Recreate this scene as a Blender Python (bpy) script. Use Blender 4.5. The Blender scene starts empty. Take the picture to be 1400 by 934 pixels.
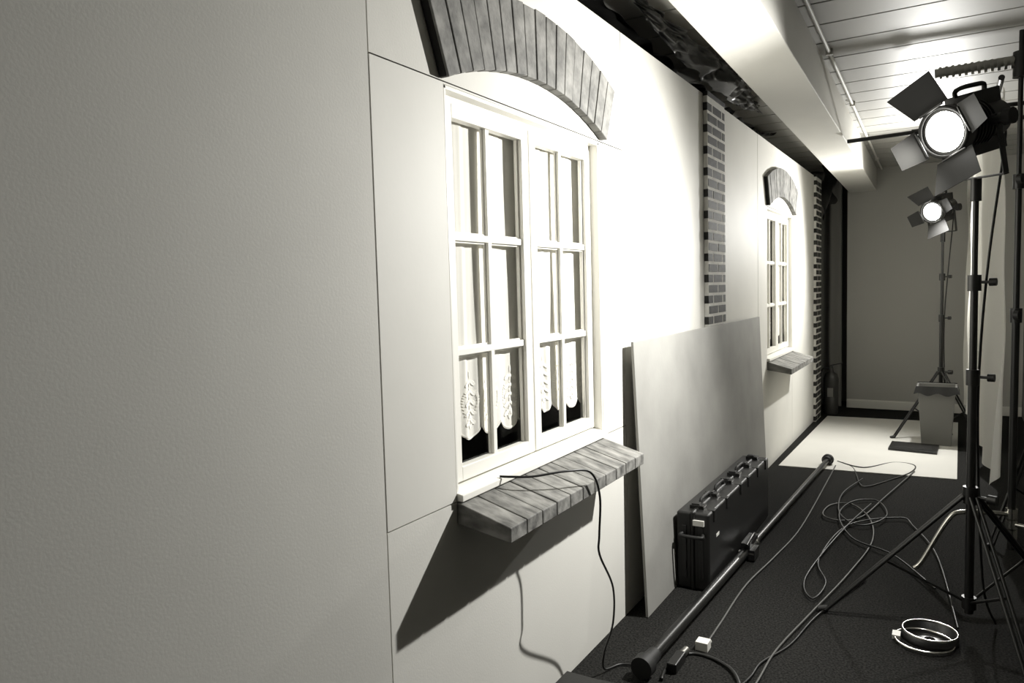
import bpy, math, random
from mathutils import Vector, Matrix, noise
random.seed(7)
S=bpy.context.scene
# ------------------------------------------------------------ materials
def tint(v): return (v, v*0.982, v*0.915, 1)
def mat(name, v, rough=0.6, metal=0.0, var=0.0, vscale=6.0, bump=0.0, bscale=80.0, spec=0.5, stretch=None, emit=0, col2=None, detail=4):
    m=bpy.data.materials.new(name); m.use_nodes=True
    nt=m.node_tree; b=nt.nodes['Principled BSDF']
    b.inputs['Base Color'].default_value=tint(v)
    b.inputs['Roughness'].default_value=rough; b.inputs['Metallic'].default_value=metal
    b.inputs['Specular IOR Level'].default_value=spec
    tc=nt.nodes.new('ShaderNodeTexCoord'); src=tc.outputs['Object']
    if stretch:
        mp=nt.nodes.new('ShaderNodeMapping'); mp.inputs['Scale'].default_value=stretch
        nt.links.new(src,mp.inputs['Vector']); src=mp.outputs['Vector']
    if var or col2 is not None:
        n=nt.nodes.new('ShaderNodeTexNoise'); n.inputs['Scale'].default_value=vscale; n.inputs['Detail'].default_value=detail
        nt.links.new(src,n.inputs['Vector'])
        r=nt.nodes.new('ShaderNodeValToRGB')
        r.color_ramp.elements[0].position=0.3; r.color_ramp.elements[1].position=0.7
        lo=v*(1-var) if col2 is None else col2
        r.color_ramp.elements[0].color=tint(lo); r.color_ramp.elements[1].color=tint(v)
        nt.links.new(n.outputs['Fac'],r.inputs['Fac']); nt.links.new(r.outputs['Color'],b.inputs['Base Color'])
    if bump:
        n2=nt.nodes.new('ShaderNodeTexNoise'); n2.inputs['Scale'].default_value=bscale; n2.inputs['Detail'].default_value=3
        nt.links.new(tc.outputs['Object'],n2.inputs['Vector'])
        bp=nt.nodes.new('ShaderNodeBump'); bp.inputs['Strength'].default_value=bump; bp.inputs['Distance'].default_value=0.004
        nt.links.new(n2.outputs['Fac'],bp.inputs['Height']); nt.links.new(bp.outputs['Normal'],b.inputs['Normal'])
    if emit:
        b.inputs['Emission Color'].default_value=(1,0.985,0.93,1); b.inputs['Emission Strength'].default_value=emit
    return m
M_wall=mat('painted_wall',0.72,0.7,bump=0.08,bscale=150,var=0.04,vscale=3,spec=0.25)
M_walldim=mat('painted_wall_dimmed',0.64,0.7,bump=0.08,bscale=150,var=0.05,vscale=3,spec=0.25)  # darker copy of painted_wall: light falloff put into the left panel's colour
M_wallsmooth=mat('painted_ply',0.72,0.6,bump=0.04,bscale=60,var=0.05,vscale=4,spec=0.3)
M_dark=mat('unlit_timber',0.05,0.9)
M_frame=mat('white_gloss_paint',0.86,0.35,spec=0.5)
M_brickwood=mat('faux_brick_weathered',0.27,0.75,col2=0.09,vscale=5,stretch=(3,3,3),bump=0.4,bscale=60,detail=8)
M_sill=mat('faux_brick_sill',0.32,0.7,col2=0.08,vscale=6,stretch=(2,5,4),bump=0.4,bscale=60,detail=8)
M_joint=mat('joint_dark',0.02,0.9)
M_brick=mat('dark_brick',0.05,0.7,col2=0.015,vscale=12,bump=0.5,bscale=60,spec=0.3)
M_mortar=mat('mortar',0.75,0.8,var=0.15,vscale=20,bump=0.3)
M_carpet=mat('carpet',0.036,0.95,col2=0.004,vscale=120,bump=1.0,bscale=220,spec=0.1)
M_ceil=mat('ceiling_board',0.42,0.5,var=0.12,vscale=2,spec=0.4)
M_beam=mat('beam_paint',0.70,0.6,var=0.06,vscale=3,bump=0.15,bscale=40)
M_back=mat('back_wall_paint',0.5,0.8,bump=0.1)
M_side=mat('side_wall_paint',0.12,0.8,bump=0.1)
M_skirt=mat('skirting_paint',0.8,0.4)
M_black=mat('black_metal',0.012,0.35,spec=0.5)
M_blackp=mat('black_plastic',0.012,0.40,bump=0.15,bscale=200)
M_rubber=mat('rubber',0.012,0.6)
M_chrome=mat('chrome',0.7,0.2,metal=1.0)
M_silver=mat('satin_metal',0.45,0.35,metal=1.0)
M_board=mat('grey_hardboard',0.34,0.65,var=0.25,vscale=3,bump=0.1,bscale=50,detail=6)
M_sheet=mat('white_floor_sheet',0.68,0.5,var=0.06,vscale=3)
M_label=mat('label_white',0.8,0.5)
M_bin=mat('grey_bin',0.2,0.5)
M_ext=mat('extinguisher_red',0.05,0.2)
M_cable=mat('cable_black',0.014,0.4)
M_cableg=mat('cable_grey',0.08,0.5)
M_plastic=mat('black_polythene',0.012,0.35,bump=0.5,bscale=14)
M_blackout=mat('blackout_black',0.04,0.9)  # black for the boxes added behind the windows
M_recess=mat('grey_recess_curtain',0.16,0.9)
M_lens=mat('lamp_lens',0.9,0.3,emit=60)
M_barn=mat('barndoor_paint',0.012,0.5,spec=0.3)
def cloth_mat(name,v,transl,transp,warm=True):
    m=bpy.data.materials.new(name); m.use_nodes=True; nt=m.node_tree
    nt.nodes.remove(nt.nodes['Principled BSDF']); out=nt.nodes['Material Output']
    d=nt.nodes.new('ShaderNodeBsdfDiffuse'); d.inputs[0].default_value=tint(v)
    t=nt.nodes.new('ShaderNodeBsdfTranslucent'); t.inputs[0].default_value=tint(v)
    p=nt.nodes.new('ShaderNodeBsdfTransparent')
    a=nt.nodes.new('ShaderNodeMixShader'); a.inputs[0].default_value=transl
    nt.links.new(d.outputs[0],a.inputs[1]); nt.links.new(t.outputs[0],a.inputs[2])
    b=nt.nodes.new('ShaderNodeMixShader'); b.inputs[0].default_value=transp
    nt.links.new(a.outputs[0],b.inputs[1]); nt.links.new(p.outputs[0],b.inputs[2])
    nt.links.new(b.outputs[0],out.inputs[0]); return m
M_curtain=cloth_mat('voile',0.90,0.06,0.06)
M_lace=cloth_mat('lace_thread',0.97,0.03,0.0)
M_scrim=cloth_mat('scrim_cloth',0.88,0.4,0.0)
g=bpy.data.materials.new('window_glass'); g.use_nodes=True; nt=g.node_tree
nt.nodes.remove(nt.nodes['Principled BSDF'])
tr=nt.nodes.new('ShaderNodeBsdfTransparent'); gl=nt.nodes.new('ShaderNodeBsdfGlossy'); gl.inputs['Roughness'].default_value=0.02
mx=nt.nodes.new('ShaderNodeMixShader'); mx.inputs[0].default_value=0.04
nt.links.new(tr.outputs[0],mx.inputs[1]); nt.links.new(gl.outputs[0],mx.inputs[2])
nt.links.new(mx.outputs[0],nt.nodes['Material Output'].inputs[0]); M_glass=g

# ------------------------------------------------------------ mesh builder
class MB:
    def __init__(s): s.v=[];s.f=[];s.mi=[];s.sm=[];s.mats=[];s.T=Matrix()
    def m(s,mt):
        if mt not in s.mats: s.mats.append(mt)
        return s.mats.index(mt)
    def add(s,vs,fs,mt,smooth=False):
        o=len(s.v); s.v+=[s.T@Vector(p) for p in vs]
        k=s.m(mt)
        for f in fs: s.f.append([i+o for i in f]); s.mi.append(k); s.sm.append(smooth)
    def box(s,lo,hi,mt):
        x0,y0,z0=lo;x1,y1,z1=hi
        s.add([(x0,y0,z0),(x1,y0,z0),(x1,y1,z0),(x0,y1,z0),(x0,y0,z1),(x1,y0,z1),(x1,y1,z1),(x0,y1,z1)],
              [(0,3,2,1),(4,5,6,7),(0,1,5,4),(1,2,6,5),(2,3,7,6),(3,0,4,7)],mt)
    def hexa(s,p,mt):
        s.add(p,[(0,3,2,1),(4,5,6,7),(0,1,5,4),(1,2,6,5),(2,3,7,6),(3,0,4,7)],mt)
    def slab(s,poly,d,mt):
        n=len(poly); d=Vector(d); a=[Vector(p) for p in poly]; b=[p+d for p in a]
        fs=[tuple(range(n))[::-1],tuple(range(n,2*n))]+[(i,(i+1)%n,n+(i+1)%n,n+i) for i in range(n)]
        s.add(a+b,fs,mt)
    def cyl(s,p0,p1,r0,mt,r1=None,n=16,smooth=True,cap=True):
        p0=Vector(p0);p1=Vector(p1);r1=r0 if r1 is None else r1
        d=(p1-p0).normalized(); a=d.orthogonal().normalized(); b=d.cross(a)
        vs=[];
        for p,r in((p0,r0),(p1,r1)):
            for i in range(n):
                t=2*math.pi*i/n; vs.append(p+a*math.cos(t)*r+b*math.sin(t)*r)
        s.add(vs,[(i,(i+1)%n,n+(i+1)%n,n+i) for i in range(n)],mt,smooth)
        if cap: s.add(vs[:n],[tuple(range(n))[::-1]],mt); s.add(vs[n:],[tuple(range(n))],mt)
    def tube(s,pts,r,mt,n=8,sub=6,spline=True):
        P=[Vector(p) for p in pts]
        if spline and len(P)>2:
            Q=[]
            for i in range(len(P)-1):
                a=P[max(i-1,0)];b=P[i];c=P[i+1];d=P[min(i+2,len(P)-1)]
                for k in range(sub):
                    t=k/sub
                    Q.append(0.5*((2*b)+(c-a)*t+(2*a-5*b+4*c-d)*t*t+(3*b-a-3*c+d)*t**3))
            Q.append(P[-1]); P=Q
        vs=[];up=None
        for i,p in enumerate(P):
            d=(P[min(i+1,len(P)-1)]-P[max(i-1,0)]).normalized()
            if up is None: up=d.orthogonal().normalized()
            up=(up-d*up.dot(d)).normalized(); q=d.cross(up)
            for k in range(n):
                t=2*math.pi*k/n; vs.append(p+up*math.cos(t)*r+q*math.sin(t)*r)
        fs=[(i*n+k,i*n+(k+1)%n,(i+1)*n+(k+1)%n,(i+1)*n+k) for i in range(len(P)-1) for k in range(n)]
        s.add(vs,fs,mt,True)
        s.add(vs[:n],[tuple(range(n))[::-1]],mt); s.add(vs[-n:],[tuple(range(n))],mt)
    def lathe(s,c,prof,mt,n=24,ax='z'):
        vs=[]
        for r,h in prof:
            for i in range(n):
                t=2*math.pi*i/n; a,b=r*math.cos(t),r*math.sin(t)
                vs.append(Vector(c)+(Vector((a,b,h)) if ax=='z' else Vector((h,a,b))))
        s.add(vs,[(j*n+i,j*n+(i+1)%n,(j+1)*n+(i+1)%n,(j+1)*n+i) for j in range(len(prof)-1) for i in range(n)],mt,True)
    def grid(s,fn,nu,nv,mt):
        vs=[fn(i/nu,j/nv) for j in range(nv+1) for i in range(nu+1)]
        s.add(vs,[(j*(nu+1)+i,j*(nu+1)+i+1,(j+1)*(nu+1)+i+1,(j+1)*(nu+1)+i) for j in range(nv) for i in range(nu)],mt,True)
    def done(s,name,bevel=0,parent=None,seg=2):
        me=bpy.data.meshes.new(name); me.from_pydata([tuple(v) for v in s.v],[],s.f)
        for m_ in s.mats: me.materials.append(m_)
        for p,k,sm in zip(me.polygons,s.mi,s.sm): p.material_index=k; p.use_smooth=sm
        me.update()
        o=bpy.data.objects.new(name,me); S.collection.objects.link(o)
        if bevel:
            b=o.modifiers.new('bevel','BEVEL'); b.width=bevel; b.segments=seg; b.limit_method='ANGLE'; b.angle_limit=math.radians(40)
        if parent: o.parent=parent
        return o
def empty(name,loc=(0,0,0)):
    e=bpy.data.objects.new(name,None); e.empty_display_size=0.1; S.collection.objects.link(e); return e

# ------------------------------------------------------------ room shell
ZC=2.75; XR=1.9; YB=9.35; XL=-1.0; YF=-1.6
b=MB(); b.box((XL,YF,-0.1),(XR,9.9,0),M_carpet); b.done('floor')
b=MB(); y=YF
while y<9.9:
    b.box((XL,y+0.006,ZC),(XR,y+0.30,ZC+0.02),M_ceil); y+=0.31
b.box((XL,YF,ZC+0.02),(XR,9.9,ZC+0.12),M_joint); b.done('ceiling')
b=MB(); b.box((0.2,YB,0),(XR,YB+0.1,ZC),M_back); b.done('wall_back')
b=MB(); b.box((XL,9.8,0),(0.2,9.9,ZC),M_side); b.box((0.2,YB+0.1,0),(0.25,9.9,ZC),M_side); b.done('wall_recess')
b=MB(); b.box((XR,YF,0),(XR+0.1,9.9,ZC),M_side); b.done('wall_right')
b=MB(); b.box((XL-0.1,YF,0),(XL,9.9,ZC),M_dark); b.done('wall_left')
b=MB(); b.box((XL,YF-0.1,0),(XR,YF,ZC),M_side); b.done('wall_front')
b=MB(); b.box((0.2,YB-0.018,0),(XR,YB,0.09),M_skirt); b.box((0.2,YB-0.012,0.09),(XR,YB,0.1),M_skirt); b.done('baseboard_back',0.003)
b=MB()
b.hexa([(0.46,YF,2.5),(0.74,YF,2.5),(0.50,YB,2.5),(0.22,YB,2.5),(0.46,YF,ZC),(0.74,YF,ZC),(0.50,YB,ZC),(0.22,YB,ZC)],M_beam)
b.done('ceiling_beam',0.004)
b=MB(); b.tube([(0.79,YF,2.735),(0.55,YB,2.735)],0.010,M_beam,spline=False)
for k in range(8):
    t=k/8+0.05; b.box((0.79-0.24*t-0.018,YF+10.95*t-0.01,2.72),(0.79-0.24*t+0.018,YF+10.95*t+0.01,ZC),M_beam)
b.done('conduit_pipe')

# ------------------------------------------------------------ stage flat wall
WH=2.59; G=0.0045
W1=(1.733,2.80); W2=(5.98,7.047); WZ=(0.87,2.078)
def panel(bb,y0,y1,z0,z1,mt,dx=0): bb.box((-0.02,y0+G/2,z0+(G/2 if z0>0 else 0)),(dx,y1-G/2,z1-(G/2 if z1<WH else 0)),mt)
b=MB()
panel(b,YF,1.42,0,WH,M_walldim)
panel(b,1.42,W1[0],WZ[0]-0.005,2.085,M_wallsmooth,0.001)
panel(b,1.42,3.05,2.085,WH,M_wall,0.0)
b.box((-0.02,W1[0],WZ[1]),(0,W1[1],2.0835),M_wall)
panel(b,1.42,3.05,0,0.865,M_wall)
panel(b,W1[1],3.05,0.865,2.085,M_wallsmooth)
panel(b,3.05,5.67,0,WH,M_wallsmooth)
panel(b,5.67,W2[0],0,WH,M_wallsmooth,0.001)
panel(b,W2[0],W2[1],2.085,WH,M_wallsmooth)
panel(b,W2[0],W2[1],0,0.865,M_wallsmooth)
b.box((-0.02,W2[0],WZ[1]),(0,W2[1],2.0835),M_wallsmooth)
panel(b,W2[1],8.6,0,WH,M_wallsmooth)
for y0 in(-1.5,-0.3,0.9,1.40,3.03,4.3,5.65,7.2,8.5): b.box((-0.09,y0,0),(-0.021,y0+0.045,WH-0.02),M_dark)
for z0 in(0.0,0.82,2.085,2.53):
    b.box((-0.09,YF,z0),(-0.021,8.59,z0+0.04),M_dark)
b.done('wall_stage_flat')

def window(tag,y0):
    W=1.067; z0,z1=WZ
    root=empty('window_'+tag)
    b=MB()
    b.box((-0.10,y0,z0),(0.0,y0+0.012,z1),M_frame); b.box((-0.10,y0+W-0.012,z0),(0.0,y0+W,z1),M_frame)
    b.box((-0.10,y0,z1-0.012),(0.0,y0+W,z1),M_frame)
    fx0,fx1=-0.064,-0.035
    b.box((fx0,y0+0.012,z0+0.03),(fx1,y0+0.034,z1-0.012),M_frame); b.box((fx0,y0+W-0.034,z0+0.03),(fx1,y0+W-0.012,z1-0.012),M_frame)
    b.box((fx0,y0+0.034,z1-0.034),(fx1,y0+W-0.034,z1-0.012),M_frame)
    ya,yb=y0,y0+W
    b.hexa([(-0.10,ya,z0-0.004),(0.022,ya,z0-0.004),(0.022,yb,z0-0.004),(-0.10,yb,z0-0.004),(-0.10,ya,z0+0.04),(0.022,ya,z0+0.016),(0.022,yb,z0+0.016),(-0.10,yb,z0+0.04)],M_frame)
    mid=y0+W/2
    zb,zt=z0+0.036,z1-0.034
    for (a,c) in ((y0+0.030,mid-0.004),(mid+0.004,y0+W-0.030)):
        st=0.045; cx0,cx1=-0.060,-0.028
        b.box((cx0,a,zb),(cx1,a+st,zt),M_frame); b.box((cx0,c-st,zb),(cx1,c,zt),M_frame)
        b.box((cx0,a+st,zt-0.042),(cx1,c-st,zt),M_frame); b.box((cx0,a+st,zb),(cx1,c-st,zb+0.045),M_frame)
        m_=(a+c)/2; bw=0.011
        b.box((-0.058,m_-bw,zb+0.045),(-0.036,m_+bw,zt-0.042),M_frame)
        b.box((-0.055,m_-bw-0.006,zb+0.045),(-0.046,m_+bw+0.006,zt-0.042),M_frame)
        H=(zt-0.042)-(zb+0.045)
        for k in(1,2):
            zz=zb+0.045+H*k/3
            b.box((-0.0575,a+st,zz-bw),(-0.0355,c-st,zz+bw),M_frame)
            b.box((-0.0545,a+st,zz-bw-0.006),(-0.0455,c-st,zz+bw+0.006),M_frame)
        for (p,q,r_,s_) in((a+st,a+st+0.008,zb+0.045,zt-0.042),(c-st-0.008,c-st,zb+0.045,zt-0.042)):
            b.box((-0.056,p,r_),(-0.042,q,s_),M_frame)
        b.add([(-0.051,a+st,zb+0.045),(-0.051,c-st,zb+0.045),(-0.051,c-st,zt-0.042),(-0.051,a+st,zt-0.042)],[(0,1,2,3)],M_glass)
    b.box((-0.063,mid-0.004,zb),(-0.045,mid+0.004,zt),M_frame)
    b.done('frame',0.0025,root)
    b=MB()
    def surf(ca,cb,zb_,seed,gap):
        def fn(u,v):
            scal=abs(math.sin(math.pi*u*4.0+seed))
            zbot=zb_-0.032*scal+0.012*math.sin(3*u+seed)
            z=2.06+(zbot-2.06)*v
            g0=ca+(0.04*v*v if gap<0 else 0); g1=cb-(0.035*v*v if gap>0 else 0)
            y=g0+(g1-g0)*u
            ph=u*6.5*(1+0.14*math.sin(seed*3+u*4))
            sn=math.sin(ph*2*math.pi+seed+0.8*math.sin(v*2.5+seed))
            sn2=math.sin(ph*2*math.pi*2.3+seed*2+v)
            x=-0.0735+0.0040*sn*(0.7+0.3*v)+0.0008*sn2+0.0025*noise.noise(Vector((y*16,z*2,seed)))
            return Vector((min(x,-0.0655),y,z))
        return fn
    for (ca,cb,zz,sd,gp) in((y0+0.016,y0+0.538,1.03,0.3,1),(y0+0.562,y0+W-0.016,1.045,2.1,-1)):
        fn=surf(ca,cb,zz,sd,gp); b.grid(fn,220,40,M_curtain)
        def leaf(u0,v0,l,w,ang):
            n=8; out=[]
            for k in range(n):
                t=2*math.pi*k/n; a=math.cos(t)*l; c=math.sin(t)*w
                du=(a*math.cos(ang)-c*math.sin(ang))/(cb-ca); dv=-(a*math.sin(ang)+c*math.cos(ang))/1.02
                out.append(fn(min(max(u0+du,0),1),min(v0+dv,1))+Vector((0.002,0,0)))
            b.add(out,[tuple(range(n))],M_lace)
        for k in range(150):
            u=k/150; leaf(u,0.994,0.0022,0.007,1.57)
        for k in range(0,5):
            uc=(k+0.5)/4-(sd/math.pi)%1/4
            if not 0.03<uc<0.97: continue
            vc=0.90
            for s_ in range(7):
                leaf(uc,vc-0.10+s_*0.026,0.013,0.0035,1.57)
            for s_ in range(5):
                for sg in(-1,1):
                    an=1.57+sg*0.9; leaf(uc+sg*0.034,vc-0.07+s_*0.03,0.020,0.0065,an)
            for q in range(7):
                an=q*2*math.pi/7; leaf(uc+0.026*math.cos(an),vc+0.045+0.014*math.sin(an),0.007,0.004,an)
            for sg in(-1,1):
                for q in range(9):
                    an=q/8*math.pi; leaf(uc+sg*(0.06+0.025*math.sin(an)),vc+0.03-0.07*q/8,0.007,0.003,1.2*sg+1.57)
    b.done('lace_curtain',0,root)
    b=MB(); b.cyl((-0.080,y0+0.014,2.058),(-0.080,y0+W-0.014,2.058),0.005,M_frame); b.done('curtain_rod',0,root)
    b=MB(); b.box((-0.55,y0-0.25,0.6),(-0.53,y0+W+0.45,2.3),M_blackout)  # added dark box, keeps the view behind the glass black
    b.box((-0.53,y0-0.25,0.6),(-0.101,y0-0.23,2.3),M_blackout); b.box((-0.53,y0+W+0.43,0.6),(-0.101,y0+W+0.45,2.3),M_blackout)
    b.done('blackout_box',0,root)
    return root
window('1',W1[0]); window('2',W2[0])

def arch(y0,name):
    yc=y0+0.5335+0.0; half=0.552; R=1.45; th=0.232; zs=2.088
    zc=zs-math.sqrt(R*R-half*half); A=math.asin(half/R); n=17
    b=MB()
    for k in range(n):
        a0=-A+2*A*k/n; a1=-A+2*A*(k+1)/n; gp=0.0026
        x1=0.034+random.uniform(-0.002,0.002); ro=R+th+random.uniform(-0.002,0.002)
        def P(r,a,sg): return (yc+r*math.sin(a)+sg*gp*math.cos(a), zc+r*math.cos(a))
        q=[P(R,a0,1),P(R,a1,-1),P(ro,a1,-1),P(ro,a0,1)]
        b.hexa([(0.0015,)+q[0],(x1,)+q[0],(x1,)+q[1],(0.0015,)+q[1],(0.0015,)+q[3],(x1,)+q[3],(x1,)+q[2],(0.0015,)+q[2]],M_brickwood)
    N=24
    for k in range(N):
        a0=-A+2*A*k/N;a1=-A+2*A*(k+1)/N
        f=lambda r,a:(yc+r*math.sin(a),zc+r*math.cos(a))
        q=[f(R+0.003,a0),f(R+0.003,a1),f(R+th-0.003,a1),f(R+th-0.003,a0)]
        b.hexa([(0.0012,)+q[0],(0.026,)+q[0],(0.026,)+q[1],(0.0012,)+q[1],(0.0012,)+q[3],(0.026,)+q[3],(0.026,)+q[2],(0.0012,)+q[2]],M_joint)
    return b.done(name,0.0025)
arch(W1[0],'brick_arch'); arch(W2[0],'brick_arch')

def sill(y0,name):
    b=MB(); n=11; L=1.05; pr=0.186
    b.hexa([(0.0,y0+0.004,0.80),(pr-0.004,y0+0.004,0.772),(pr-0.004,y0+L-0.004,0.772),(0.0,y0+L-0.004,0.80),
            (0.0,y0+0.004,0.85),(pr-0.004,y0+0.004,0.802),(pr-0.004,y0+L-0.004,0.802),(0.0,y0+L-0.004,0.85)],M_joint)
    for k in range(n):
        ya=y0+L*k/n+0.002; yb=y0+L*(k+1)/n-0.002; dz=random.uniform(-0.001,0.0015)
        b.hexa([(0.0,ya,0.798),(pr,ya,0.768),(pr,yb,0.768),(0.0,yb,0.798),
                (0.0,ya,0.864+dz),(pr,ya,0.812+dz),(pr,yb,0.812+dz),(0.0,yb,0.864+dz)],M_sill)
    return b.done(name,0.003)
sill(W1[0]-0.003,'brick_window_sill'); sill(W2[0]-0.003,'brick_window_sill')

def pilaster(y0,y1,name):
    b=MB(); D=0.03
    b.box((0.0015,y0,0),(D-0.004,y1,2.585),M_mortar)
    rh=0.062; r=0; z=0.004; bl=0.205
    while z+rh<2.585:
        off=0 if r%2 else -bl/2
        y=y0+off
        while y<y1-0.01:
            a=max(y+0.009,y0-0.003 if y<y0 else y0+0.004 if y>y0+0.01 else y0-0.003); c=min(y+bl-0.009,y1+0.003)
            if c-a>0.02: b.box((0.002 if a<y0 else 0.004,a,z+0.0085),(D-0.003+random.uniform(-0.0005,0.001),c,z+rh-0.0085),M_brick)
            y+=bl
        z+=rh; r+=1
    b.box((0.0015,y0-0.004,2.575),(D,y1+0.004,2.60),M_brick)
    return b.done(name,0.001)
pilaster(4.28,4.65,'brick_pilaster'); pilaster(8.24,8.59,'brick_pilaster')

# black polythene above the flat
b=MB()
def dr(u,v):
    Y=2.9+3.6*u; n1=noise.noise(Vector((Y*3.1,v*2.3,1)));n2=noise.noise(Vector((Y*8,v*6,5)))
    env=math.sin(math.pi*u)**0.5 if 0<u<1 else 0
    x=-0.42+0.38*v+0.08*n1+0.04*n2; z=2.742-(0.13*v**1.5)*env+0.05*n2*env
    return Vector((x,Y,min(z,2.745)))
b.grid(dr,140,28,M_plastic)
def dr2(u,v):
    Y=3.1+2.3*u; n1=noise.noise(Vector((Y*5,v*3,9)));n2=noise.noise(Vector((Y*11,v*9,3)))
    return Vector((0.06+0.12*math.sin(v*3.1)*math.sin(u*3.14)+0.05*n1+0.03*n2,Y,max(2.606,2.745-(0.05+0.11*math.sin(math.pi*u)+0.05*n1+0.04*n2)*v)))
b.grid(dr2,130,24,M_plastic)
b.done('black_polythene_drape')
b=MB()
def dc(u,v):
    X=-0.95+1.12*u; return Vector((X,9.1+0.05*math.sin(u*40)+0.02*math.sin(u*17+v*2),2.74-2.7*v))
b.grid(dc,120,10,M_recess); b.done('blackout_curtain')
b=MB()
def dc2(u,v): return Vector((0.02+0.1*u+0.03*math.sin(v*9+u*5),8.65+0.25*u,2.74-(0.35+0.25*(1-u))*v+0.02*math.sin(u*12)))
b.grid(dc2,30,20,M_plastic); b.done('black_polythene_drape')

# ------------------------------------------------------------ leaning board
b=MB(); t=0.012
x0,x1,zt=0.100,0.036,1.243
y0,y1=3.03,5.50
b.hexa([(x0-t,y0,0.002),(x0,y0,0.002),(x0,y1,0.002),(x0-t,y1,0.002),(x1,y0,zt),(x1+t,y0,zt),(x1+t,y1,zt),(x1,y1,zt)],M_board)
b.done('leaning_hardboard',0.001)

# ------------------------------------------------------------ long hard case standing on its edge
def case(y0,y1,name):
    x0,x1,z0,z1=0.104,0.266,0.0,0.385
    root=empty(name); b=MB(); xm=(x0+x1)/2
    b.box((x0,y0,z0+0.004),(xm-0.003,y1,z1),M_blackp); b.box((xm+0.003,y0,z0+0.004),(x1,y1,z1),M_blackp)
    b.box((xm-0.012,y0-0.006,z0),(xm+0.012,y1+0.006,z1+0.008),M_blackp)
    b.done('shell',0.026,root,5)
    b=MB(); L=y1-y0
    b.box((x0+0.03,y0-0.008,0.06),(x0+0.05,y0+0.001,0.32),M_blackp); b.box((x1-0.05,y0-0.008,0.06),(x1-0.03,y0+0.001,0.32),M_blackp)
    for t in(0.07,0.25,0.47,0.60,0.78,0.94):
        yy=y0+L*t
        b.box((xm-0.035,yy-0.026,z1-0.006),(xm+0.035,yy+0.026,z1+0.018),M_black)
        b.box((xm-0.028,yy-0.02,z1+0.018),(xm+0.012,yy+0.02,z1+0.025),M_blackp)
        b.box((xm+0.050,yy-0.022,z1-0.055),(x1+0.006,yy+0.022,z1+0.002),M_black)
        b.cyl((xm+0.03,yy-0.026,z1+0.012),(xm+0.03,yy+0.026,z1+0.012),0.006,M_silver,n=8)
    b.done('latches',0.004,root)
    b=MB(); zz=z1+0.008
    for ym in(y0+L*0.16,y0+L*0.36,y0+L*0.69):
        b.tube([(xm,ym-0.075,zz),(xm,ym-0.07,zz+0.018),(xm,ym-0.05,zz+0.024),(xm,ym+0.05,zz+0.024),(xm,ym+0.07,zz+0.018),(xm,ym+0.075,zz)],0.009,M_rubber)
    b.tube([(xm-0.05,y0-0.004,0.28),(xm-0.048,y0-0.03,0.275),(xm+0.048,y0-0.03,0.275),(xm+0.05,y0-0.004,0.28)],0.009,M_rubber)
    b.done('handle',0,root)
    b=MB(); b.box((x1-0.078,y0-0.0105,0.325),(x1-0.024,y0-0.0005,0.352),M_label); b.box((x1-0.001,y0+0.12,0.24),(x1+0.0015,y0+0.17,0.255),M_label); b.done('label',0,root)
case(3.42,4.74,'hard_equipment_case')
b=MB(); b.box((0.03,1.95,0.0),(0.36,2.36,0.055),M_blackp); b.box((0.05,1.97,0.055),(0.34,2.34,0.066),M_blackp); b.tube([(0.15,2.365,0.03),(0.15,2.39,0.03),(0.25,2.39,0.03),(0.25,2.365,0.03)],0.008,M_rubber); b.done('flat_equipment_case',0.012,seg=3)

# ------------------------------------------------------------ telescopic pole on floor
b=MB(); A=Vector((0.262,2.56,0.045)); Bp=Vector((0.405,6.33,0.045)); d=(Bp-A)
P=lambda t:A+d*t
b.cyl(P(0.01),P(0.40),0.024,M_black); b.cyl(P(0.40),P(0.99),0.0185,M_black)
b.cyl(P(-0.010),P(0.002),0.042,M_rubber,r1=0.044,n=24); b.cyl(P(0.002),P(0.025),0.035,M_rubber,r1=0.028,n=20)
b.cyl(P(0.985),P(0.99),0.028,M_rubber,r1=0.04,n=20); b.cyl(P(0.99),P(1.0),0.044,M_rubber,n=24)
b.cyl(P(0.375),P(0.41),0.034,M_black,n=20)
b.box(tuple(P(0.36)+Vector((-0.02,0,0.02))),tuple(P(0.41)+Vector((0.02,0,0.05))),M_black)
b.tube([P(0.41)+Vector((0,0,0.045)),P(0.385)+Vector((0.02,0,0.075)),P(0.345)+Vector((0.025,0,0.06))],0.009,M_black)
b.cyl(P(0.36)+Vector((-0.03,0,0)),P(0.36)+Vector((0.05,0,0)),0.012,M_silver)
b.box(tuple(P(0.365)+Vector((0.02,-0.03,-0.035))),tuple(P(0.385)+Vector((0.05,0.0,0.02))),M_black)
b.cyl(P(0.012),P(0.014),0.0255,M_silver); b.cyl(P(0.40),P(0.404),0.0345,M_silver)
b.done('telescopic_support_pole')

# ------------------------------------------------------------ cables
def fl(pts,z=0.008): return [(x,y,z+0.004*math.sin(i*2.1)) for i,(x,y) in enumerate(pts)]
def cable(pts,r=0.0045,mt=M_cable,plug=None,name='power_cable'):
    b=MB(); b.tube(pts,r,mt,n=8,sub=8)
    if plug:
        x,y=plug; b.box((x-0.03,y-0.025,0.0),(x+0.02,y+0.025,0.035),M_label); b.cyl((x,y+0.02,0.018),(x+0.01,y+0.05,0.012),0.008,M_label,n=8)
    return b.done(name)
cable(fl([(0.46,6.45),(0.666,6.30),(0.86,6.60),(1.01,6.55),(0.996,6.284),(0.866,5.985),(0.743,5.726),(0.69,5.79),(0.60,6.26),(0.50,6.42)]))
cable(fl([(0.465,6.29),(0.477,5.711),(0.484,4.603),(0.447,4.038),(0.402,3.572),(0.398,3.123),(0.40,2.90)]),plug=(0.40,2.87),mt=M_cableg)
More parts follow.
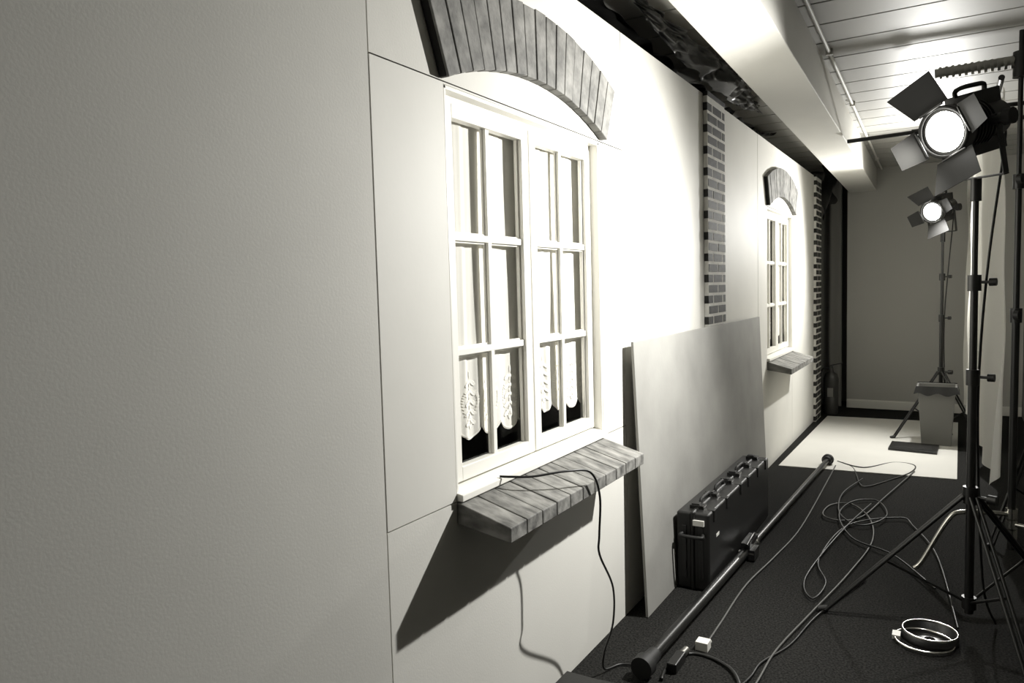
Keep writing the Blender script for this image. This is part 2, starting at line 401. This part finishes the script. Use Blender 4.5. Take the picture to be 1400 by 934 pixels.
cable(fl([(1.02,6.32),(.88,5.48),(.79,4.99),(.68,4.82),(.57,4.88),(.58,5.15),(.7,5.21),(.83,4.93),(.88,4.51),(.82,3.94),(.73,3.38),(.66,2.97),(.64,2.6),(.55,2.2)],0.012),mt=M_cableg)
cable(fl([(.81,5.26),(.71,4.57),(.64,3.8),(.71,3.54),(.74,3.75),(.66,4.09),(.73,4.73),(.99,5.01),(1.07,4.89),(1.2,4.4),(1.29,3.5)],0.016))
cable(fl([(.90,3.9),(.76,3.39),(.7,3.06),(.63,2.85),(.61,2.67),(.5,2.3)]))
cable(fl([(.70,5.9),(.62,5.4),(.66,4.95),(.80,4.75),(.92,5.0),(.84,5.35),(.70,5.25),(.66,4.9),(.78,4.5),(1.0,4.3),(1.2,3.9)],0.020))
cable(fl([(.33,2.55),(.32,2.68),(.37,2.80),(.49,2.78),(.59,2.66),(.7,2.3)]),r=0.007)
cable([(0.015,1.95,0.892),(0.05,1.97,0.890),(0.10,2.02,0.885),(0.17,2.13,0.885),(0.205,2.23,0.86),(0.205,2.30,0.76),(0.20,2.30,0.62),(0.20,2.30,0.55),(0.17,2.48,0.36),(0.15,2.52,0.2),(0.13,2.48,0.10),(0.12,2.50,0.02),(0.15,2.58,0.008),(0.20,2.60,0.008)],r=0.004)
b=MB(); b.box((0.325,2.62,0.0),(0.365,2.74,0.04),M_black); b.cyl((0.345,2.74,0.02),(0.35,2.79,0.02),0.016,M_silver,n=10); b.done('cable_connector',0.005)

# ------------------------------------------------------------ tripod stands with fresnel heads
def tripod(b,c,feet,collar,low,top,rt=0.017,mt=M_black,leg=0.011):
    c=Vector((c[0],c[1],0))
    b.cyl(c+Vector((0,0,low-0.05)),c+Vector((0,0,collar+0.5)),rt,mt)
    zs=[collar+0.5,collar+0.5+(top-collar-0.5)*0.5,top]
    b.cyl(c+Vector((0,0,zs[0]-0.02)),c+Vector((0,0,zs[1])),rt*0.82,mt); b.cyl(c+Vector((0,0,zs[1]-0.02)),c+Vector((0,0,zs[2])),rt*0.64,mt)
    for z in(zs[0],zs[1]):
        b.cyl(c+Vector((0,0,z-0.035)),c+Vector((0,0,z+0.03)),rt*1.45,mt); b.cyl(c+Vector((0,0,z)),c+Vector((rt*3.2,-rt,z)),0.006,mt,n=8)
        b.cyl(c+Vector((rt*3.0,-rt,z)),c+Vector((rt*4.4,-rt*1.4,z)),0.016,mt,n=10)
    b.cyl(c+Vector((0,0,collar-0.03)),c+Vector((0,0,collar+0.04)),rt*1.7,mt)
    b.cyl(c+Vector((0,0,low-0.03)),c+Vector((0,0,low+0.02)),rt*1.6,mt)
    b.cyl(c+Vector((0,0,collar)),c+Vector((0.07,-0.03,collar)),0.008,mt,n=8); b.cyl(c+Vector((0.06,-0.026,collar)),c+Vector((0.09,-0.04,collar)),0.02,mt,n=10)
    for (fx,fy) in feet:
        f=Vector((fx,fy,0.016)); dd=(f-c); dd.z=0; dn=dd.normalized()
        p0=c+dn*(rt*1.6)+Vector((0,0,collar)); 
        side=dn.cross(Vector((0,0,1)))*0.012
        b.cyl(p0+side,f+side,leg*0.7,mt,n=10); b.cyl(p0-side,f-side,leg*0.7,mt,n=10)
        b.cyl(f+Vector((0,0,0.006))-dn*0.01,f+dn*0.03-Vector((0,0,0.002)),0.014,M_rubber,n=12)
        mid=p0+(f-p0)*0.55
        b.cyl(c+Vector((0,0,low))+dn*rt,mid,leg*0.55,mt,n=8)
def fresnel(root,loc,target,sc,roll,power,size,cone=150,blend=0.6,aim=None):
    loc=Vector(loc); f=(Vector(target)-loc).normalized(); s_=f.cross(Vector((0,0,1))).normalized(); u=s_.cross(f)
    T=Matrix((( f.x,s_.x,u.x,loc.x),(f.y,s_.y,u.y,loc.y),(f.z,s_.z,u.z,loc.z),(0,0,0,1)))
    T=T@Matrix.Scale(sc,4)
    b=MB(); b.T=T
    b.lathe((0,0,0),[(0.0,-0.30),(0.055,-0.30),(0.07,-0.285),(0.078,-0.17),(0.084,-0.165),(0.084,-0.03),(0.096,-0.028),(0.096,0.012),(0.074,0.012),(0.074,-0.01)],M_black,n=32,ax='x')
    for k in range(7):
        xx=-0.155+0.019*k; b.lathe((0,0,0),[(0.083,xx),(0.092,xx),(0.092,xx+0.006),(0.083,xx+0.006)],M_black,n=32,ax='x')
    b.box((-0.27,-0.045,0.06),(-0.08,0.045,0.115),M_black)
    b.box((-0.26,-0.05,-0.115),(-0.06,0.05,-0.065),M_black)
    b.tube([(-0.25,0,0.11),(-0.25,0,0.135),(-0.20,0,0.14),(-0.12,0,0.14),(-0.08,0,0.13),(-0.08,0,0.11)],0.009,M_rubber)
    b.cyl((-0.30,0.02,-0.02),(-0.325,0.02,-0.02),0.018,M_rubber); 
    b.done('lamp_housing',0.002,root)
    b=MB(); b.T=T
    for sg in(-1,1):
        b.box((-0.145,sg*0.112-0.003,-0.20),(-0.115,sg*0.112+0.003,0.02),M_black)
        b.cyl((-0.13,sg*0.09,0.0),(-0.13,sg*0.135,0.0),0.02,M_black)
    b.box((-0.145,-0.115,-0.206),(-0.115,0.115,-0.2),M_black)
    b.cyl((-0.13,-0.135,0),(-0.13,-0.165,0),0.03,M_rubber,n=12)
    b.done('yoke',0.002,root)
    b=MB(); b.T=T
    b.lathe((0,0,0),[(0.0,0.010),(0.03,0.009),(0.055,0.006),(0.074,0.0)],M_lens,n=32,ax='x'); b.done('lens',0,root)
    b=MB(); b.T=T@Matrix.Rotation(math.radians(roll),4,'X')
    b.lathe((0,0,0),[(0.097,0.012),(0.097,0.022),(0.086,0.022),(0.086,0.012)],M_barn,n=32,ax='x')
    for k in range(4):
        R=Matrix.Rotation(math.pi/2*k,4,'X'); sv=b.T; b.T=sv@R@Matrix.Translation((0.022,0,0.094))@Matrix.Rotation(-math.radians([64,68,60,68][k]),4,'Y')
        big=k%2==0; w0=0.060 if not big else 0.075; w1=0.05 if not big else 0.098; L=0.125 if big else 0.10
        b.slab([(0,-w0,0),(L,-w1,0),(L,w1,0),(0,w0,0)],(0,0,0.0022),M_barn)
        b.cyl((0,-0.05,0),(0,0.05,0),0.005,M_black,n=8)
        b.T=sv
    b.done('barn_doors',0,root)
    L=bpy.data.lights.new('lamp_beam','SPOT'); L.energy=power; L.spot_size=math.radians(cone); L.spot_blend=blend; L.shadow_soft_size=size; L.color=(1,0.99,0.95)
    o=bpy.data.objects.new('lamp_beam',L); S.collection.objects.link(o); pos=loc+f*0.05*sc; o.location=pos
    a=Vector(aim or target)-pos; o.rotation_euler=a.to_track_quat('-Z','Y').to_euler(); o.parent=root
    return T
def light(c,feet,collar,head,target,sc,roll,power,size,aim,cone=155,blend=0.6):
    root=empty('studio_fresnel_light')
    h=Vector(head); f=(Vector(target)-h).normalized(); s_=f.cross(Vector((0,0,1))).normalized(); u=s_.cross(f)
    base=h-f*0.13*sc-u*0.206*sc
    b=MB(); c=(base.x,base.y)
    tripod(b,c,feet,collar,0.13,base.z-0.03); b.cyl((c[0],c[1],base.z-0.09),(c[0],c[1],base.z),0.02,M_black)
    b.tube([tuple(h-f*0.3*sc),tuple(h-f*0.36*sc-Vector((0,0,0.08))),(c[0]+0.05,c[1]+0.03,base.z-0.3),(c[0]+0.025,c[1]+0.02,base.z-0.7),(c[0]+0.022,c[1]+0.02,0.8),(c[0]+0.05,c[1]+0.06,0.2),(c[0]+0.1,c[1]+0.1,0.012)],0.005,M_cable)
    b.done('tripod_stand',0,root)
    fresnel(root,head,target,sc,roll,power,size,aim=aim,cone=cone,blend=blend)
light(None,[(0.78,3.45),(1.52,3.05),(1.70,3.95)],0.58,(1.222,3.38,2.060),(0.20,1.9,1.6),1.05,-20,300,0.02,(0.0,2.75,1.35),148,1.0)
light(None,[(0.80,7.62),(1.50,7.45),(1.25,8.25)],0.62,(1.09,7.7,2.09),(0.35,6.2,1.7),1.05,-20,215,0.03,(0.35,5.6,1.15),165,0.7)

root=empty('c_stand')
b=MB(); c=(1.52,4.35)
b.cyl((c[0],c[1],0.12),(c[0],c[1],1.3),0.0175,M_black); b.cyl((c[0],c[1],1.28),(c[0],c[1],1.95),0.014,M_black); b.cyl((c[0],c[1],1.93),(c[0],c[1],2.66),0.011,M_black)
for z in(1.3,1.95): b.cyl((c[0],c[1],z-0.04),(c[0],c[1],z+0.03),0.026,M_black); b.cyl((c[0],c[1],z),(c[0]+0.0,c[1]-0.08,z),0.009,M_silver,n=8); b.cyl((c[0]-0.01,c[1]-0.075,z),(c[0]+0.01,c[1]-0.085,z),0.022,M_rubber)
b.done('column',0,root)
b=MB()
for an,zz in((205,0.30),(325,0.25),(85,0.20)):
    a=math.radians(an); dx,dy=math.cos(a),math.sin(a)
    b.tube([(c[0]+dx*0.02,c[1]+dy*0.02,zz),(c[0]+dx*0.22,c[1]+dy*0.22,zz+0.01),(c[0]+dx*0.30,c[1]+dy*0.30,zz-0.03),(c[0]+dx*0.42,c[1]+dy*0.42,0.06),(c[0]+dx*0.46,c[1]+dy*0.46,0.016)],0.0125,M_chrome)
    b.cyl((c[0],c[1],zz-0.03),(c[0],c[1],zz+0.03),0.026,M_chrome)
b.done('legs',0,root)
b=MB(); b.cyl((1.16,4.35,2.515),(1.88,4.35,2.535),0.022,M_silver)
for k in range(26):
    x=1.18+k*0.027; b.cyl((x,4.35,2.515),(x+0.012,4.35,2.516),0.030,M_silver,n=16)
b.cyl((c[0],c[1],2.44),(c[0],c[1],2.56),0.035,M_black); b.done('cross_arm',0,root)
root=empty('background_stand'); b=MB(); tripod(b,(1.70,5.0),[(1.45,4.7),(1.86,4.75),(1.72,5.4)],0.7,0.2,2.45); b.done('stand',0,root)
b=MB(); b.cyl((1.44,4.30,2.44),(1.42,8.3,2.42),0.014,M_black); b.cyl((1.44,5.0,2.44),(1.70,5.0,2.44),0.012,M_black)
b.done('crossbar',0,root)
b=MB()
def sc_(u,v):
    Y=4.42+3.8*u
    x=1.455-0.07*u+0.035*math.sin(u*30+0.8*math.sin(v*4))*(0.5+0.5*v)+0.02*noise.noise(Vector((Y*3,v*4,2)))
    zb=0.42-0.15*u
    return Vector((x,Y,2.425+(zb-2.425)*v))
b.grid(sc_,200,30,M_scrim); b.done('hanging_diffusion_cloth',0,root)
b=MB(); b.cyl((0.60,5.75,2.47),(1.89,5.75,2.50),0.014,M_black); b.cyl((1.0,5.75,2.48),(1.05,5.75,2.481),0.02,M_black); b.done('support_pole')

# ------------------------------------------------------------ floor items at far end
b=MB(); b.slab([(0.06,6.12,0.001),(1.30,6.22,0.001),(1.32,8.7,0.001),(0.09,8.62,0.001)],(0,0,0.006),M_sheet); b.done('white_floor_board')
b=MB(); b.slab([(0.79,7.06,0.008),(1.16,7.02,0.008),(1.17,7.36,0.008),(0.80,7.38,0.008)],(0,0,0.02),M_black); b.box((0.83,7.1,0.028),(1.12,7.33,0.031),M_blackp); b.done('black_base_plate',0.003)
b=MB(); x0,x1,y0,y1=1.03,1.26,7.42,7.66
def ring(i,z): return [(x0-i,y0-i,z),(x1+i,y0-i,z),(x1+i,y1+i,z),(x0-i,y1+i,z)]
pr=[(0,0.008),(0.03,0.50),(0.045,0.50),(0.045,0.53),(0.028,0.53),(0.026,0.5),(-0.01,0.03)]
vs=[];fs=[]
for i,z in pr: vs+=ring(i,z)
for j in range(len(pr)-1):
    for k in range(4): fs.append((j*4+k,j*4+(k+1)%4,(j+1)*4+(k+1)%4,(j+1)*4+k))
fs.append((3,2,1,0)); n=(len(pr)-1)*4; fs.append((n,n+1,n+2,n+3)); b.add(vs,fs,M_bin)
def bag(u,v):
    p=[(x0,y0),(x1,y0),(x1,y1),(x0,y1),(x0,y0)]; t=u*4; k=min(int(t),3); f=t-k
    X=p[k][0]+(p[k+1][0]-p[k][0])*f; Y=p[k][1]+(p[k+1][1]-p[k][1])*f
    cx,cy=(x0+x1)/2,(y0+y1)/2; e=1.30+0.16*v; 
    return Vector((cx+(X-cx)*e*1.05,cy+(Y-cy)*e*1.05,0.537-0.07*v+0.012*math.sin(u*60)*v))
b.grid(bag,80,4,M_rubber)
b.done('waste_bin',0.004)
b=MB(); cx,cy=0.10,8.83
b.lathe((cx,cy,0),[(0,0.0),(0.078,0.0),(0.08,0.01),(0.08,0.40),(0.065,0.45),(0.03,0.475),(0.022,0.50),(0.022,0.52),(0,0.52)],M_ext,n=24)
b.box((cx-0.02,cy-0.02,0.50),(cx+0.02,cy+0.02,0.54),M_black); b.hexa([(cx-0.015,cy-0.01,0.54),(cx+0.12,cy-0.01,0.57),(cx+0.12,cy+0.01,0.57),(cx-0.015,cy+0.01,0.54),(cx-0.015,cy-0.01,0.55),(cx+0.12,cy-0.01,0.585),(cx+0.12,cy+0.01,0.585),(cx-0.015,cy+0.01,0.55)],M_black)
b.tube([(cx-0.02,cy,0.52),(cx-0.09,cy,0.50),(cx-0.11,cy,0.40),(cx-0.09,cy-0.02,0.2),(cx-0.085,cy-0.02,0.12)],0.01,M_rubber)
b.box((cx-0.03,cy-0.085,0.2),(cx+0.03,cy-0.079,0.3),M_bin)
b.done('fire_extinguisher')
b=MB()
def tor(c,R,r,mt,tilt=0):
    T=Matrix.Translation(c)@Matrix.Rotation(tilt,4,'Y'); sv=b.T; b.T=T
    n=40; pts=[(R*math.cos(2*math.pi*i/n),R*math.sin(2*math.pi*i/n),0) for i in range(n+1)]
    b.tube(pts,r,mt,spline=False); b.T=sv
b.lathe((1.19,3.38,0),[(0.104,0.002),(0.104,0.036),(0.096,0.036),(0.094,0.004),(0.02,0.003)],M_black,n=40)
tor((1.19,3.38,0.037),0.100,0.0045,M_chrome); tor((1.17,3.33,0.012),0.107,0.005,M_chrome)
b.box((1.055,3.31,0.003),(1.085,3.36,0.02),M_label)
b.done('lamp_filter_ring')

w=bpy.data.worlds.new('World'); S.world=w; w.use_nodes=True
w.node_tree.nodes['Background'].inputs[0].default_value=(0.02,0.02,0.019,1)

# ------------------------------------------------------------ camera
cam=bpy.data.cameras.new('Camera'); co=bpy.data.objects.new('Camera',cam); S.collection.objects.link(co)
r=Vector((0.8571,0.5143,-0.02692)).normalized(); f=Vector((-0.5148,0.8543,-0.0705)).normalized()
u=r.cross(f).normalized(); r=f.cross(u)
co.matrix_world=Matrix(((r.x,u.x,-f.x,1.25),(r.y,u.y,-f.y,0.0),(r.z,u.z,-f.z,1.4875),(0,0,0,1)))
cam.sensor_width=36; cam.lens=1000/1400*36; cam.clip_start=0.02
S.camera=co
S.view_settings.view_transform='Standard'
S.view_settings.look='None'
